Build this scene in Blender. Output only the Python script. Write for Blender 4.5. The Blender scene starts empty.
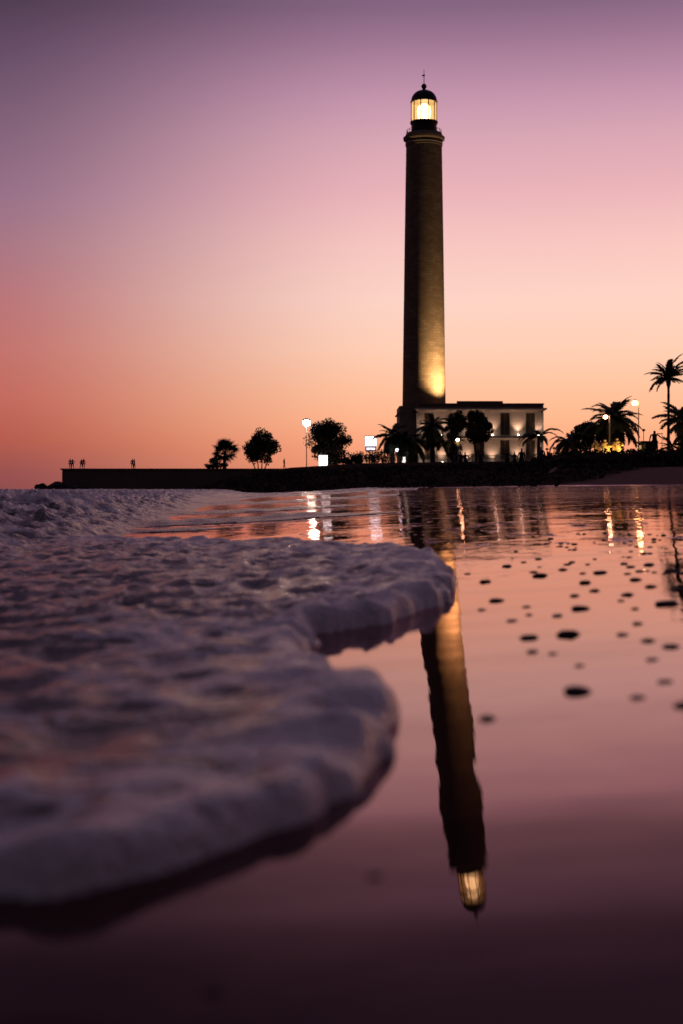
import bpy, bmesh, math, random
import numpy as np
from mathutils import Vector, Matrix, Euler
random.seed(7); RNG = np.random.default_rng(11)
R = math.radians
scene = bpy.context.scene
COL = scene.collection
F = 1422.0; CX = 341.5; HY = 489.0; CAMH = 0.25

def PX(px, D): return (px - CX) * D / F            # metres to the right of the camera axis at distance D
def PZ(py, D): return CAMH + (HY - py) * D / F     # height at distance D

# ------------------------------------------------------------------ noise
_perm = RNG.permutation(512); _perm = np.concatenate([_perm, _perm, _perm])
_ang = RNG.random(512) * 2 * math.pi
_gx, _gy = np.cos(_ang), np.sin(_ang)
def perlin(x, y):
    x = np.asarray(x, float); y = np.asarray(y, float)
    xi = np.floor(x).astype(int); yi = np.floor(y).astype(int)
    xf, yf = x - xi, y - yi
    xi &= 511; yi &= 511
    def g(ix, iy, dx, dy):
        h = _perm[_perm[ix & 511] + (iy & 511)] & 511
        return _gx[h] * dx + _gy[h] * dy
    u = xf**3 * (xf * (xf * 6 - 15) + 10); v = yf**3 * (yf * (yf * 6 - 15) + 10)
    a = g(xi, yi, xf, yf); b = g(xi + 1, yi, xf - 1, yf)
    c = g(xi, yi + 1, xf, yf - 1); d = g(xi + 1, yi + 1, xf - 1, yf - 1)
    return ((a * (1 - u) + b * u) * (1 - v) + (c * (1 - u) + d * u) * v) * 1.5
def fbm(x, y, o=4, gain=.5):
    s = 0; a = 1; t = 0
    for i in range(o):
        s = s + a * perlin(x * 2**i + 17.3 * i, y * 2**i - 9.1 * i); t += a; a *= gain
    return s / t
def sstep(a, b, x):
    t = np.clip((np.asarray(x, float) - a) / (b - a), 0, 1); return t * t * (3 - 2 * t)

# ------------------------------------------------------------------ terrain heights
_ys = np.arange(-40, 60, .005)
_sl = -.010 * sstep(-1, 0, _ys) + .014 * sstep(2.5, 5, _ys) - .004 * sstep(8, 14, _ys)
_zy = np.cumsum(_sl) * .005
SEA = -.13
def foot(x): return 88 + 4.1 * np.log1p(np.exp(np.clip((4 - np.asarray(x, float)) / 2, -30, 30))) * 2
def zsand(x, y):
    x = np.asarray(x, float); y = np.asarray(y, float)
    z = .127 * np.tanh(x / 2)
    z = z - np.minimum(.05 * np.maximum(0, -3 - x), 1.0)
    z = z + np.interp(y, _ys, _zy)
    z = z + sstep(30, 88, y) * (.13 + .0125 * np.clip(x, -10, 40))
    f = foot(x); land = sstep(-30, -19, x) 
    b = 1.45 * sstep(0, 27, y - f)
    b = b + 2.15 * sstep(np.maximum(f + 27, 120), np.maximum(f + 70, 205), y)
    st = 2.75 * sstep(88, 122, y) * sstep(14, 20, x)
    z = z + np.maximum(b * land, st * sstep(116, 122, y))
    z = z + sstep(0, 10, y - f) * land * .07 * fbm(x * .35, y * .35, 3)
    return z
def Z(x, y): return float(zsand(x, y))

# ------------------------------------------------------------------ mesh builder
class MB:
    def __init__(s): s.v = []; s.f = []; s.m = []
    def add(s, vs, fs, mi=0):
        o = len(s.v); s.v += [tuple(v) for v in vs]
        s.f += [tuple(i + o for i in f) for f in fs]; s.m += [mi] * len(fs)
    def box(s, x0, x1, y0, y1, z0, z1, mi=0):
        s.add([(x0,y0,z0),(x1,y0,z0),(x1,y1,z0),(x0,y1,z0),(x0,y0,z1),(x1,y0,z1),(x1,y1,z1),(x0,y1,z1)],
              [(0,3,2,1),(4,5,6,7),(0,1,5,4),(1,2,6,5),(2,3,7,6),(3,0,4,7)], mi)
    def lathe(s, prof, n=32, c=(0,0,0), mi=0, caps=True):
        vs = []
        for r, z in prof:
            for k in range(n):
                a = 2 * math.pi * k / n
                vs.append((c[0] + r * math.cos(a), c[1] + r * math.sin(a), c[2] + z))
        fs = []
        for i in range(len(prof) - 1):
            for k in range(n):
                k2 = (k + 1) % n
                fs.append((i*n+k, i*n+k2, (i+1)*n+k2, (i+1)*n+k))
        if caps:
            fs.append(tuple(range(n))[::-1]); fs.append(tuple((len(prof)-1)*n + k for k in range(n)))
        s.add(vs, fs, mi)
    def tube(s, pts, rad, n=8, mi=0):
        pts = [Vector(p) for p in pts]
        if not hasattr(rad, '__len__'): rad = [rad] * len(pts)
        vs = []
        for i, p in enumerate(pts):
            t = (pts[min(i+1, len(pts)-1)] - pts[max(i-1, 0)]).normalized()
            a = t.orthogonal().normalized() if abs(t.z) < .9 else t.cross(Vector((0,1,0))).normalized()
            b = t.cross(a)
            for k in range(n):
                q = 2 * math.pi * k / n
                vs.append(p + (a * math.cos(q) + b * math.sin(q)) * rad[i])
        fs = []
        for i in range(len(pts) - 1):
            for k in range(n):
                k2 = (k + 1) % n
                fs.append((i*n+k, i*n+k2, (i+1)*n+k2, (i+1)*n+k))
        fs.append(tuple(range(n))[::-1]); fs.append(tuple((len(pts)-1)*n + k for k in range(n)))
        s.add(vs, fs, mi)
    def ball(s, c, r, sx=1, sy=1, sz=1, n=14, m=9, mi=0):
        prof = [(max(1e-4, r * math.sin(math.pi * i / m)), -r * math.cos(math.pi * i / m)) for i in range(m + 1)]
        o = len(s.v); s.lathe(prof, n, (0,0,0), mi, caps=False)
        s.v[o:] = [(c[0] + v[0]*sx, c[1] + v[1]*sy, c[2] + v[2]*sz) for v in s.v[o:]]
    def build(s, name, mats, parent=None, smooth=False):
        me = bpy.data.meshes.new(name); me.from_pydata(s.v, [], s.f)
        for m in (mats if isinstance(mats, (list, tuple)) else [mats]): me.materials.append(m)
        me.polygons.foreach_set('material_index', s.m)
        if smooth: me.polygons.foreach_set('use_smooth', [True] * len(s.f))
        me.update(); me.validate()
        return link(name, me, parent)
def link(name, me, parent=None):
    o = bpy.data.objects.new(name, me); COL.objects.link(o)
    if parent: o.parent = parent
    return o
def autosmooth(o, ang=40):
    me = o.data; me.polygons.foreach_set('use_smooth', [True] * len(me.polygons))
    me.set_sharp_from_angle(angle=R(ang))
def tag(o, label=None, cat=None, group=None, kind=None):
    if label: o['label'] = label
    if cat: o['category'] = cat
    if group: o['group'] = group
    if kind: o['kind'] = kind
    return o
def empty(name, loc, rz=0):
    o = bpy.data.objects.new(name, None); o.empty_display_size = .2
    COL.objects.link(o); o.location = loc; o.rotation_euler = (0, 0, rz); return o
def copy_tree(o, parent=None):
    c = o.copy(); COL.objects.link(c); c.parent = parent
    for ch in [q for q in bpy.data.objects if q.parent == o]: copy_tree(ch, c)
    return c

# ------------------------------------------------------------------ materials
def newmat(name):
    m = bpy.data.materials.new(name); m.use_nodes = True
    nt = m.node_tree; nt.nodes.clear()
    out = nt.nodes.new('ShaderNodeOutputMaterial')
    return m, nt, out
def N(nt, typ, **kw):
    n = nt.nodes.new('ShaderNode' + typ)
    for k, v in kw.items(): setattr(n, k, v)
    return n
def S(nt, sock, val):
    if isinstance(val, bpy.types.NodeSocket): nt.links.new(val, sock)
    else: sock.default_value = val
def math_(nt, op, a, b=0.0, clamp=False):
    n = N(nt, 'Math', operation=op, use_clamp=clamp); S(nt, n.inputs[0], a); S(nt, n.inputs[1], b); return n.outputs[0]
def maprange(nt, v, a, b, c=0.0, d=1.0, smooth=True):
    n = N(nt, 'MapRange', interpolation_type='SMOOTHSTEP' if smooth else 'LINEAR')
    S(nt, n.inputs[0], v)
    for i, q in enumerate((a, b, c, d)): n.inputs[i + 1].default_value = q
    return n.outputs[0]
def noise_(nt, vec, scale, detail=3, rough=.5, dist=0):
    n = N(nt, 'TexNoise'); S(nt, n.inputs['Vector'], vec)
    n.inputs['Scale'].default_value = scale; n.inputs['Detail'].default_value = detail
    n.inputs['Roughness'].default_value = rough; n.inputs['Distortion'].default_value = dist
    return n.outputs['Fac']
def mixc(nt, fac, a, b):
    n = N(nt, 'Mix', data_type='RGBA'); S(nt, n.inputs['Factor'], fac)
    S(nt, n.inputs[6], a if not isinstance(a, tuple) else (*a[:3], 1)); S(nt, n.inputs[7], b if not isinstance(b, tuple) else (*b[:3], 1))
    return n.outputs[2]
def mapping(nt, scale=(1,1,1), src='Object'):
    tc = N(nt, 'TexCoord'); mp = N(nt, 'Mapping'); mp.inputs['Scale'].default_value = scale
    nt.links.new(tc.outputs[src], mp.inputs['Vector']); return mp.outputs['Vector']
def pm(name, c, rough=.8, var=.35, scale=3.0, metal=0.0, bump=0.0, spec=.3):
    m, nt, out = newmat(name)
    p = N(nt, 'BsdfPrincipled'); v = mapping(nt)
    f = noise_(nt, v, scale, 4)
    S(nt, p.inputs['Base Color'], mixc(nt, f, tuple(x * (1 - var) for x in c), tuple(min(1, x * (1 + var)) for x in c)))
    p.inputs['Roughness'].default_value = rough; p.inputs['Metallic'].default_value = metal
    p.inputs['Specular IOR Level'].default_value = spec
    if bump:
        b = N(nt, 'Bump'); b.inputs['Strength'].default_value = .6; b.inputs['Distance'].default_value = bump
        nt.links.new(f, b.inputs['Height']); nt.links.new(b.outputs[0], p.inputs['Normal'])
    nt.links.new(p.outputs[0], out.inputs[0]); return m
def emat(name, c, s):
    m, nt, out = newmat(name)
    e = N(nt, 'Emission'); v = mapping(nt); f = noise_(nt, v, 2.0, 2)
    S(nt, e.inputs['Color'], mixc(nt, f, c, tuple(x * .9 for x in c))); e.inputs['Strength'].default_value = s
    nt.links.new(e.outputs[0], out.inputs[0]); return m
def brickmat(name, c1, c2, mortar, bw, bh, ms=.02, src='Object'):
    m, nt, out = newmat(name); p = N(nt, 'BsdfPrincipled')
    tc = N(nt, 'TexCoord'); sep = N(nt, 'SeparateXYZ'); nt.links.new(tc.outputs[src], sep.inputs[0])
    ang = math_(nt, 'ARCTAN2', sep.outputs[1], sep.outputs[0])
    cmb = N(nt, 'CombineXYZ'); S(nt, cmb.inputs[0], math_(nt, 'MULTIPLY', ang, 3.0)); nt.links.new(sep.outputs[2], cmb.inputs[1])
    b = N(nt, 'TexBrick'); nt.links.new(cmb.outputs[0], b.inputs['Vector'])
    b.inputs['Color1'].default_value = (*c1, 1); b.inputs['Color2'].default_value = (*c2, 1); b.inputs['Mortar'].default_value = (*mortar, 1)
    b.inputs['Scale'].default_value = 1; b.inputs['Brick Width'].default_value = bw; b.inputs['Row Height'].default_value = bh; b.inputs['Mortar Size'].default_value = ms
    n = noise_(nt, tc.outputs[src], .6, 5)
    S(nt, p.inputs['Base Color'], mixc(nt, maprange(nt, n, .35, .7, 0, .5), b.outputs['Color'], tuple(x * .45 for x in c1)))
    p.inputs['Roughness'].default_value = .9; p.inputs['Specular IOR Level'].default_value = .15
    bp = N(nt, 'Bump'); bp.inputs['Strength'].default_value = .5; bp.inputs['Distance'].default_value = .03
    S(nt, bp.inputs['Height'], math_(nt, 'SUBTRACT', n, b.outputs['Fac'])); nt.links.new(bp.outputs[0], p.inputs['Normal'])
    nt.links.new(p.outputs[0], out.inputs[0]); return m

M = {}
M['tower'] = brickmat('tower_stone', (.29,.215,.155), (.20,.145,.105), (.12,.09,.065), .9, .42)
M['stone'] = pm('pale_stone', (.42,.36,.32), .9, .2, 1.2, bump=.02)
M['plaster'] = pm('plaster', (.37,.29,.245), .9, .3, .45)
M['darkstone'] = pm('dark_stone', (.16,.125,.10), .9, .3, 1.0, bump=.03)
M['iron'] = pm('dark_iron', (.03,.028,.03), .5, .3, 2, metal=.3)
M['shutter'] = pm('dark_shutter', (.045,.03,.022), .6, .4, 3)
M['frame'] = pm('window_frame', (.12,.09,.07), .6, .2, 3)
M['pole'] = pm('lamp_pole_paint', (.30,.26,.22), .5, .2, 2, metal=.2)
M['bark'] = pm('bark', (.07,.05,.04), .95, .4, 4, bump=.03)
M['leaf'] = pm('leaf', (.040,.040,.022), .7, .5, 1.3)
M['leaf_b'] = pm('leaf_olive', (.035,.031,.018), .7, .5, 1.0)
M['palm'] = pm('palm_leaf', (.045,.06,.03), .55, .4, 1.0)
M['scrub'] = pm('scrub_leaf', (.04,.035,.022), .85, .6, .6)
M['concrete'] = pm('seawall_concrete', (.17,.13,.12), .9, .35, .25, bump=.05)
M['rock'] = pm('rock', (.06,.05,.048), .8, .4, .8, bump=.15)
M['fence'] = pm('fence_paint', (.38,.34,.31), .7, .2, 3)
M['gold'] = pm('gilded_stone', (.55,.38,.16), .6, .3, 2, bump=.02)
M['board'] = pm('tan_board', (.62,.46,.32), .6, .25, 3)
M['skin'] = pm('skin', (.30,.19,.14), .6, .1, 6)
M['cloth_dark'] = pm('cloth_dark', (.02,.02,.028), .9, .3, 6)
M['cloth_blue'] = pm('cloth_blue', (.05,.06,.11), .9, .3, 6)
M['cloth_grey'] = pm('cloth_grey', (.09,.08,.085), .9, .3, 6)
M['hair'] = pm('hair', (.02,.015,.012), .7, .3, 8)
M['pebble'] = pm('wet_pebble', (.032,.024,.027), .55, .5, 40, spec=.25)
M['wood'] = pm('weathered_wood', (.14,.10,.08), .8, .3, 3)
M['lens'] = emat('lighthouse_lens', (1.0,.78,.42), 16)
M['lampw'] = emat('lamp_white', (1.0,.76,.58), 260)
M['lampo'] = emat('lamp_warm', (1.0,.50,.16), 70)
M['lampv'] = emat('lamp_violet', (1.0,.50,.26), 42)
M['lamps'] = emat('lamp_small', (.85,.82,1.0), 8)
M['signw'] = emat('sign_white', (1.0,.95,.95), 3.2)
M['signl'] = emat('sign_lilac', (.86,.76,1.0), 1.6)
M['signc'] = emat('sign_cream', (1.0,.86,.74), 1.6)
M['bulb'] = emat('uplight_bulb', (1.0,.80,.60), 45)
M['warmwin'] = emat('warm_window', (1.0,.62,.30), .55)

def glassmat():
    m, nt, out = newmat('lantern_pane')
    e = N(nt, 'Emission'); e.inputs['Color'].default_value = (1.0, .52, .17, 1); e.inputs['Strength'].default_value = 1.5
    t = N(nt, 'BsdfTransparent'); t.inputs['Color'].default_value = (1.0, .88, .7, 1)
    v = mapping(nt); f = noise_(nt, v, 1.5, 2)
    mx = N(nt, 'MixShader'); S(nt, mx.inputs[0], maprange(nt, f, .3, .7, .45, .7)); nt.links.new(t.outputs[0], mx.inputs[1]); nt.links.new(e.outputs[0], mx.inputs[2])
    nt.links.new(mx.outputs[0], out.inputs[0]); return m
M['pane'] = glassmat()

def sandmat():
    m, nt, out = newmat('wet_beach_sand'); df = N(nt, 'BsdfDiffuse'); gl = N(nt, 'BsdfGlossy'); fr = N(nt, 'Fresnel'); mx = N(nt, 'MixShader')
    geo = N(nt, 'NewGeometry'); pos = geo.outputs['Position']
    sep = N(nt, 'SeparateXYZ'); nt.links.new(pos, sep.inputs[0]); x, y, z = sep.outputs
    at = N(nt, 'Attribute', attribute_name='veg'); at2 = N(nt, 'Attribute', attribute_name='dry')
    veg, dry = at.outputs['Fac'], at2.outputs['Fac']
    grain = noise_(nt, pos, 9, 5)
    wetc = mixc(nt, grain, (.026,.012,.010), (.042,.021,.017))
    dryc = mixc(nt, noise_(nt, pos, .9, 5), (.20,.125,.11), (.32,.21,.18))
    vegc = mixc(nt, noise_(nt, pos, 1.1, 5), (.03,.02,.016), (.07,.05,.04))
    S(nt, df.inputs['Color'], mixc(nt, veg, mixc(nt, dry, wetc, dryc), vegc))
    farr = maprange(nt, y, 3.0, 24.0, .012, .065, False)
    rough = N(nt, 'Mix', data_type='FLOAT'); S(nt, rough.inputs[0], math_(nt, 'MAXIMUM', dry, veg)); S(nt, rough.inputs[2], farr); rough.inputs[3].default_value = .95
    # specks and streaks of sand and spent froth standing out of the film
    mq = N(nt, 'Mapping'); mq.inputs['Scale'].default_value = (1.0, .38, 1.0); nt.links.new(pos, mq.inputs['Vector'])
    sp = math_(nt, 'ADD', noise_(nt, mq.outputs[0], 5.5, 3, .55), math_(nt, 'MULTIPLY', math_(nt, 'SUBTRACT', noise_(nt, pos, .35, 2), .5), .35))
    zone = math_(nt, 'MULTIPLY', maprange(nt, y, 4.2, 7.5, 0, 1), maprange(nt, y, 45, 90, 1, 0))
    sp = math_(nt, 'MULTIPLY', maprange(nt, sp, .60, .65), zone)
    rg = N(nt, 'Mix', data_type='FLOAT'); S(nt, rg.inputs[0], sp); S(nt, rg.inputs[2], rough.outputs[0]); rg.inputs[3].default_value = .6
    S(nt, gl.inputs['Roughness'], rg.outputs[0])
    fr.inputs['IOR'].default_value = 1.42
    mf = N(nt, 'Mapping'); mf.inputs['Scale'].default_value = (.35, 2.2, 1.0); nt.links.new(pos, mf.inputs['Vector'])
    nf = noise_(nt, mf.outputs[0], 2.4, 3, .5)
    # gloss fades towards the camera, darkening the foreground; faint film bands farther out
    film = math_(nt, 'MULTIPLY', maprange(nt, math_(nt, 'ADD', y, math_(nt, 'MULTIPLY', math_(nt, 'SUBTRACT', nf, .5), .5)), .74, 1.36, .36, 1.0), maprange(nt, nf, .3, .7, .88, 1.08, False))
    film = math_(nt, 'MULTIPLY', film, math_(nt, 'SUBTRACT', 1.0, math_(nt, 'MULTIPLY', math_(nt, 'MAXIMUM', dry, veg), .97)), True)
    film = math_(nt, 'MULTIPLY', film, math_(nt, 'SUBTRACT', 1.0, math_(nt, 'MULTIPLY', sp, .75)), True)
    gl.inputs['Color'].default_value = (1.0, .725, .745, 1)
    # ripples of the water film: almost a mirror close by, livelier where the film is deeper farther out
    mp = N(nt, 'Mapping'); mp.inputs['Scale'].default_value = (1.0, .45, 1.0); nt.links.new(pos, mp.inputs['Vector'])
    n1 = noise_(nt, mp.outputs[0], 3.0, 3, .55, .3); n2 = noise_(nt, pos, 12, 2, .5, .3); n4 = noise_(nt, mp.outputs[0], 8.0, 2)
    amp = maprange(nt, y, 3.0, 11.0, .0, 1.0, False)
    patch = maprange(nt, noise_(nt, pos, .5, 3), .35, .65, .4, 1.25)
    amp = math_(nt, 'MULTIPLY', amp, patch)
    h = math_(nt, 'ADD', math_(nt, 'MULTIPLY', n1, .0065), math_(nt, 'ADD', math_(nt, 'MULTIPLY', n2, .0010), math_(nt, 'MULTIPLY', n4, .0026)))
    h = math_(nt, 'MULTIPLY', h, amp)
    h = math_(nt, 'ADD', h, math_(nt, 'MULTIPLY', n2, .0004))
    h = math_(nt, 'ADD', h, math_(nt, 'MULTIPLY', n1, .0020))
    h = math_(nt, 'ADD', h, math_(nt, 'MULTIPLY', math_(nt, 'MULTIPLY', grain, .06), math_(nt, 'MAXIMUM', dry, veg)))
    b = N(nt, 'Bump'); b.inputs['Strength'].default_value = 1; b.inputs['Distance'].default_value = 1
    nt.links.new(h, b.inputs['Height']); [nt.links.new(b.outputs[0], q.inputs['Normal']) for q in (df, gl, fr)]
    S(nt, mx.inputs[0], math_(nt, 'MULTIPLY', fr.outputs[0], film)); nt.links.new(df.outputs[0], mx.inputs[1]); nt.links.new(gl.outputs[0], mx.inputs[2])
    nt.links.new(mx.outputs[0], out.inputs[0]); return m
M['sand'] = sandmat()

def foammat(name, sc, bump):
    m, nt, out = newmat(name)
    geo = N(nt, 'NewGeometry'); pos = geo.outputs['Position']
    at = N(nt, 'Attribute', attribute_name='foam'); fo = at.outputs['Fac']
    mp = N(nt, 'Mapping'); mp.inputs['Scale'].default_value = (.7, .85, 1); nt.links.new(pos, mp.inputs['Vector'])
    n = noise_(nt, mp.outputs[0], sc, 5, .6, .4); n2 = noise_(nt, mp.outputs[0], sc * 7, 4, .6)
    vo = N(nt, 'TexVoronoi', feature='DISTANCE_TO_EDGE'); wv_ = N(nt, 'Mix', data_type='VECTOR'); wv_.inputs['Factor'].default_value = .12
    nz = N(nt, 'TexNoise'); nt.links.new(mp.outputs[0], nz.inputs['Vector']); nz.inputs['Scale'].default_value = sc * 1.6
    nt.links.new(mp.outputs[0], wv_.inputs[4]); nt.links.new(nz.outputs['Color'], wv_.inputs[5]); nt.links.new(wv_.outputs[1], vo.inputs['Vector']); vo.inputs['Scale'].default_value = sc * 2.6
    lace = maprange(nt, vo.outputs['Distance'], .02, .2, .16, -.08)
    k = math_(nt, 'ADD', math_(nt, 'ADD', fo, lace), math_(nt, 'MULTIPLY', math_(nt, 'SUBTRACT', math_(nt, 'ADD', math_(nt, 'MULTIPLY', n, .7), math_(nt, 'MULTIPLY', n2, .3)), .5), 2.4))
    mask = maprange(nt, k, .34, .62)
    p = N(nt, 'BsdfPrincipled')
    S(nt, p.inputs['Base Color'], mixc(nt, mask, (.018,.017,.022), mixc(nt, n2, (.60,.58,.60), (.85,.83,.85))))
    S(nt, p.inputs['Roughness'], maprange(nt, mask, 0, 1, .24, .36)); p.inputs['Specular IOR Level'].default_value = .75
    S(nt, p.inputs['Subsurface Weight'], math_(nt, 'MULTIPLY', mask, .6)); p.inputs['Subsurface Radius'].default_value = (1, .9, .9); p.inputs['Subsurface Scale'].default_value = .02
    p.inputs['IOR'].default_value = 1.33
    b = N(nt, 'Bump'); b.inputs['Strength'].default_value = .8; b.inputs['Distance'].default_value = 1
    bb = N(nt, 'TexVoronoi'); nt.links.new(pos, bb.inputs['Vector']); bb.inputs['Scale'].default_value = sc * 16
    n3 = math_(nt, 'SUBTRACT', 1.6, math_(nt, 'MULTIPLY', bb.outputs['Distance'], 1.8))
    S(nt, b.inputs['Height'], math_(nt, 'MULTIPLY', math_(nt, 'ADD', math_(nt, 'ADD', n, math_(nt, 'MULTIPLY', n2, .5)), math_(nt, 'MULTIPLY', math_(nt, 'MULTIPLY', n3, .12), mask)), bump))
    nt.links.new(b.outputs[0], p.inputs['Normal'])
    nt.links.new(p.outputs[0], out.inputs[0]); return m
M['foam'] = foammat('swash_foam', 6.0, .03)
M['surf'] = foammat('surf_foam', 3.0, .09)

# ------------------------------------------------------------------ grids
def grid_object(name, X, Y, Zz, mat, attrs, keep=None):
    r, c = X.shape; idx = np.arange(r * c).reshape(r, c)
    q = np.stack([idx[:-1, :-1], idx[:-1, 1:], idx[1:, 1:], idx[1:, :-1]], -1).reshape(-1, 4)
    if keep is not None:
        k = keep[:-1, :-1] | keep[:-1, 1:] | keep[1:, 1:] | keep[1:, :-1]
        q = q[k.reshape(-1)]
    used, inv = np.unique(q, return_inverse=True); q = inv.reshape(q.shape)
    co = np.stack([X, Y, Zz], -1).reshape(-1, 3)[used]
    me = bpy.data.meshes.new(name)
    me.vertices.add(len(co)); me.vertices.foreach_set('co', co.ravel())
    me.loops.add(q.size); me.loops.foreach_set('vertex_index', q.ravel())
    me.polygons.add(len(q)); me.polygons.foreach_set('loop_start', np.arange(len(q)) * 4)
    me.polygons.foreach_set('use_smooth', np.ones(len(q), bool))
    me.update(calc_edges=True)
    for an, av in attrs.items():
        a = me.attributes.new(an, 'FLOAT', 'POINT'); a.data.foreach_set('value', av.ravel()[used].astype(np.float32))
    me.materials.append(mat); me.validate()
    return link(name, me)

# wet beach and land, one sheet to the horizon
rows = np.concatenate([np.linspace(-30, .3, 30)[:-1], np.exp(np.linspace(math.log(.3), math.log(60), 240)), np.linspace(60, 320, 200)[1:], np.exp(np.linspace(math.log(320), math.log(4000), 30))[1:]])
u = np.linspace(-1, 1, 241); u = np.sign(u) * np.abs(u)**1.7
half = 12 + np.abs(rows) * .55
X = u[None, :] * half[:, None]; Y = np.repeat(rows[:, None], len(u), 1)
Zt = zsand(X, Y)
Zt = np.where(Y > 700, np.where(X > -.2 * Y, Zt, Zt), Zt)
ft = foot(X)
vegline = np.where(X < 14, ft + 1.5, 90 + (X - 14) / 14 * 27)
veg = sstep(0, 4, Y - vegline + 1.5 * fbm(X * .4, Y * .4, 3)) * sstep(-28, -20, X)
dry = sstep(0, 3, Y - (ft + 1.0) + 3.0 * fbm(X * .12, Y * .3, 3))
dry = np.maximum(dry, 0)
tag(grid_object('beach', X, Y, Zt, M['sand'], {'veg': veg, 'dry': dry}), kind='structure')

# ------------------------------------------------------------------ sea with surf
rows = np.concatenate([np.exp(np.linspace(math.log(4.2), math.log(400), 620)), np.exp(np.linspace(math.log(400), math.log(9000), 40))[1:]])
t = np.linspace(0, 1, 330)
xl = -(rows * .40 + 5); xr = np.interp(rows, [4, 12, 30, 100, 400, 1000, 9000], [.6, .8, 1.0, 6, 12, -50, -600])
X = xl[:, None] + (xr - xl)[:, None] * t[None, :]**.8; Y = np.repeat(rows[:, None], len(t), 1)
xs = np.interp(Y, [4, 8, 10, 20, 40, 60, 100, 180], [-1.0, -1.15, -1.4, -2.2, -3.6, -5, -6, -12])
xs = xs + .35 * fbm(X * .5, Y * .5, 2) * np.minimum(1, Y / 10)
Fd = sstep(-.1, 1.0 + .02 * Y.clip(0, 100), xs - X)
w1 = 1 - np.abs(fbm(X * .42 + .12 * Y, Y * .22, 3)) * 2.2
w2 = 1 - np.abs(fbm(X * 1.5, Y * .8, 3)) * 2.0
w3 = 1 - np.abs(fbm(X * 4.2, Y * 2.4, 3)) * 2.6
w4 = fbm(X * 9, Y * 5, 3)
env = np.interp(Y, [4, 7, 10, 16, 30, 60, 120, 400, 9000], [.15, .5, .85, 1.0, 1.0, 1.0, 1.0, .8, .6])
H = env * Fd * (.17 * np.clip(w1, -.5, 1) + .09 * np.clip(w2, -.7, 1) + .075 * np.clip(w3, -1, 1) + .07 * w4 + .05)
# shallow wavelets running up over the film
def ridge(x0, y0, x1, y1, h, w, wob=.25):
    tt = np.clip(((X - x0) * (x1 - x0) + (Y - y0) * (y1 - y0)) / ((x1 - x0)**2 + (y1 - y0)**2), 0, 1)
    dx = X - (x0 + tt * (x1 - x0)); dy = Y - (y0 + tt * (y1 - y0)) + wob * fbm(X * 1.7, Y * .3, 2)
    return h * np.exp(-(dx * dx * .35 + dy * dy) / (w * w)) * (.75 + .6 * fbm(X * 3, Y, 2))
film = zsand(X, Y)
rd = ridge(-2.6, 14.0, -.6, 14.2, .075, .5) + ridge(-4.5, 21, -1.0, 21.5, .07, .7) + ridge(-3.5, 11.6, -1.4, 11.5, .035, .3) + ridge(-6, 34, 2.0, 38, .07, 1.2) + ridge(-8, 60, 3, 66, .10, 2.0) + ridge(-12, 95, 2, 100, .14, 3.5, .6) + ridge(-22, 140, -6, 128, .2, 4, .8)
Zs = np.maximum(SEA + H, np.where((rd > .008) & (film < SEA + .42) & (Y < foot(X) + 1.5), film - .006 + rd, -9))
Zs = np.where(Zs < -5, SEA, Zs)
fo = Fd * np.interp(Y, [4, 12, 60, 150, 300, 9000], [.55, .46, .42, .38, .3, .2]) + (.20 * w2 + .22 * w3 + .25 * w4 - .12) * Fd * (Y < 150) + np.clip(rd / .12, 0, .55) * sstep(40, 90, Y) + .16 * (rd > .02)
tag(grid_object('sea', X, Y, Zs, M['surf'], {'foam': fo}), kind='structure')

# ------------------------------------------------------------------ swash foam tongue in the foreground
def ground_at(px, py):
    d = CAMH * F / (py - HY)
    for _ in range(30): d = .5 * d + .5 * (CAMH - Z((px - CX) * d / F, d)) * F / (py - HY)
    return ((px - CX) * d / F, d)
outl = [(-60,536),(60,540),(150,545),(230,547),(300,549),(375,552),(425,559),(449,572),(456,590),(449,603),(425,614),(392,622),(352,629),(328,634),(314,644),(316,664),(336,682),(366,696),(390,711),(402,728),(401,748),(384,770),(345,799),(300,824),(240,850),(150,876),(60,892),(-60,903),(-250,913)]
poly = np.array([ground_at(*p) for p in outl] + [(-4.5, .78), (-7.5, 7.5)])
rows = np.exp(np.linspace(math.log(.62), math.log(11.0), 330)); t = np.linspace(0, 1, 520)
X = np.empty((len(rows), len(t))); Y = np.repeat(rows[:, None], len(t), 1)
for i, y in enumerate(rows):
    xa = -(.26 * y + .15); x1 = .12 * y + .05; x0 = -8.2
    X[i] = np.where(t < .2, x0 + (xa - x0) * (1 - (1 - t / .2)**2 * 1.0) , xa + (x1 - xa) * (t - .2) / .8)
def sdf(X, Y, P):
    d = np.full(X.shape, 1e9); ins = np.zeros(X.shape, bool)
    n = len(P)
    for i in range(n):
        a = P[i]; b = P[(i + 1) % n]; e = b - a
        tt = np.clip(((X - a[0]) * e[0] + (Y - a[1]) * e[1]) / (e @ e), 0, 1)
        d = np.minimum(d, np.hypot(X - a[0] - tt * e[0], Y - a[1] - tt * e[1]))
        c = ((a[1] > Y) != (b[1] > Y))
        xi = a[0] + (Y - a[1]) * e[0] / np.where(abs(e[1]) < 1e-9, 1e-9, e[1])
        ins ^= c & (X < xi)
    return np.where(ins, d, -d)
sd = sdf(X, Y, poly)
sd = sd - .006 * Y
sd = sd + .034 * fbm(X * 8, Y * 6, 2) * np.minimum(1.8, .35 + .4 * Y) + .015 * np.abs(perlin(X * 13, Y * 10)) * np.minimum(1.4, .5 + .3 * Y)
wr = .035 + .012 * Y
prof = np.sqrt(np.clip(1 - (1 - np.clip(sd / wr, 0, 1))**2, 0, 1))
T = .031 + .0045 * np.clip(Y - 1, 0, 4)
near = np.clip(.45 + .35 * Y, 0, 1.5)
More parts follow.
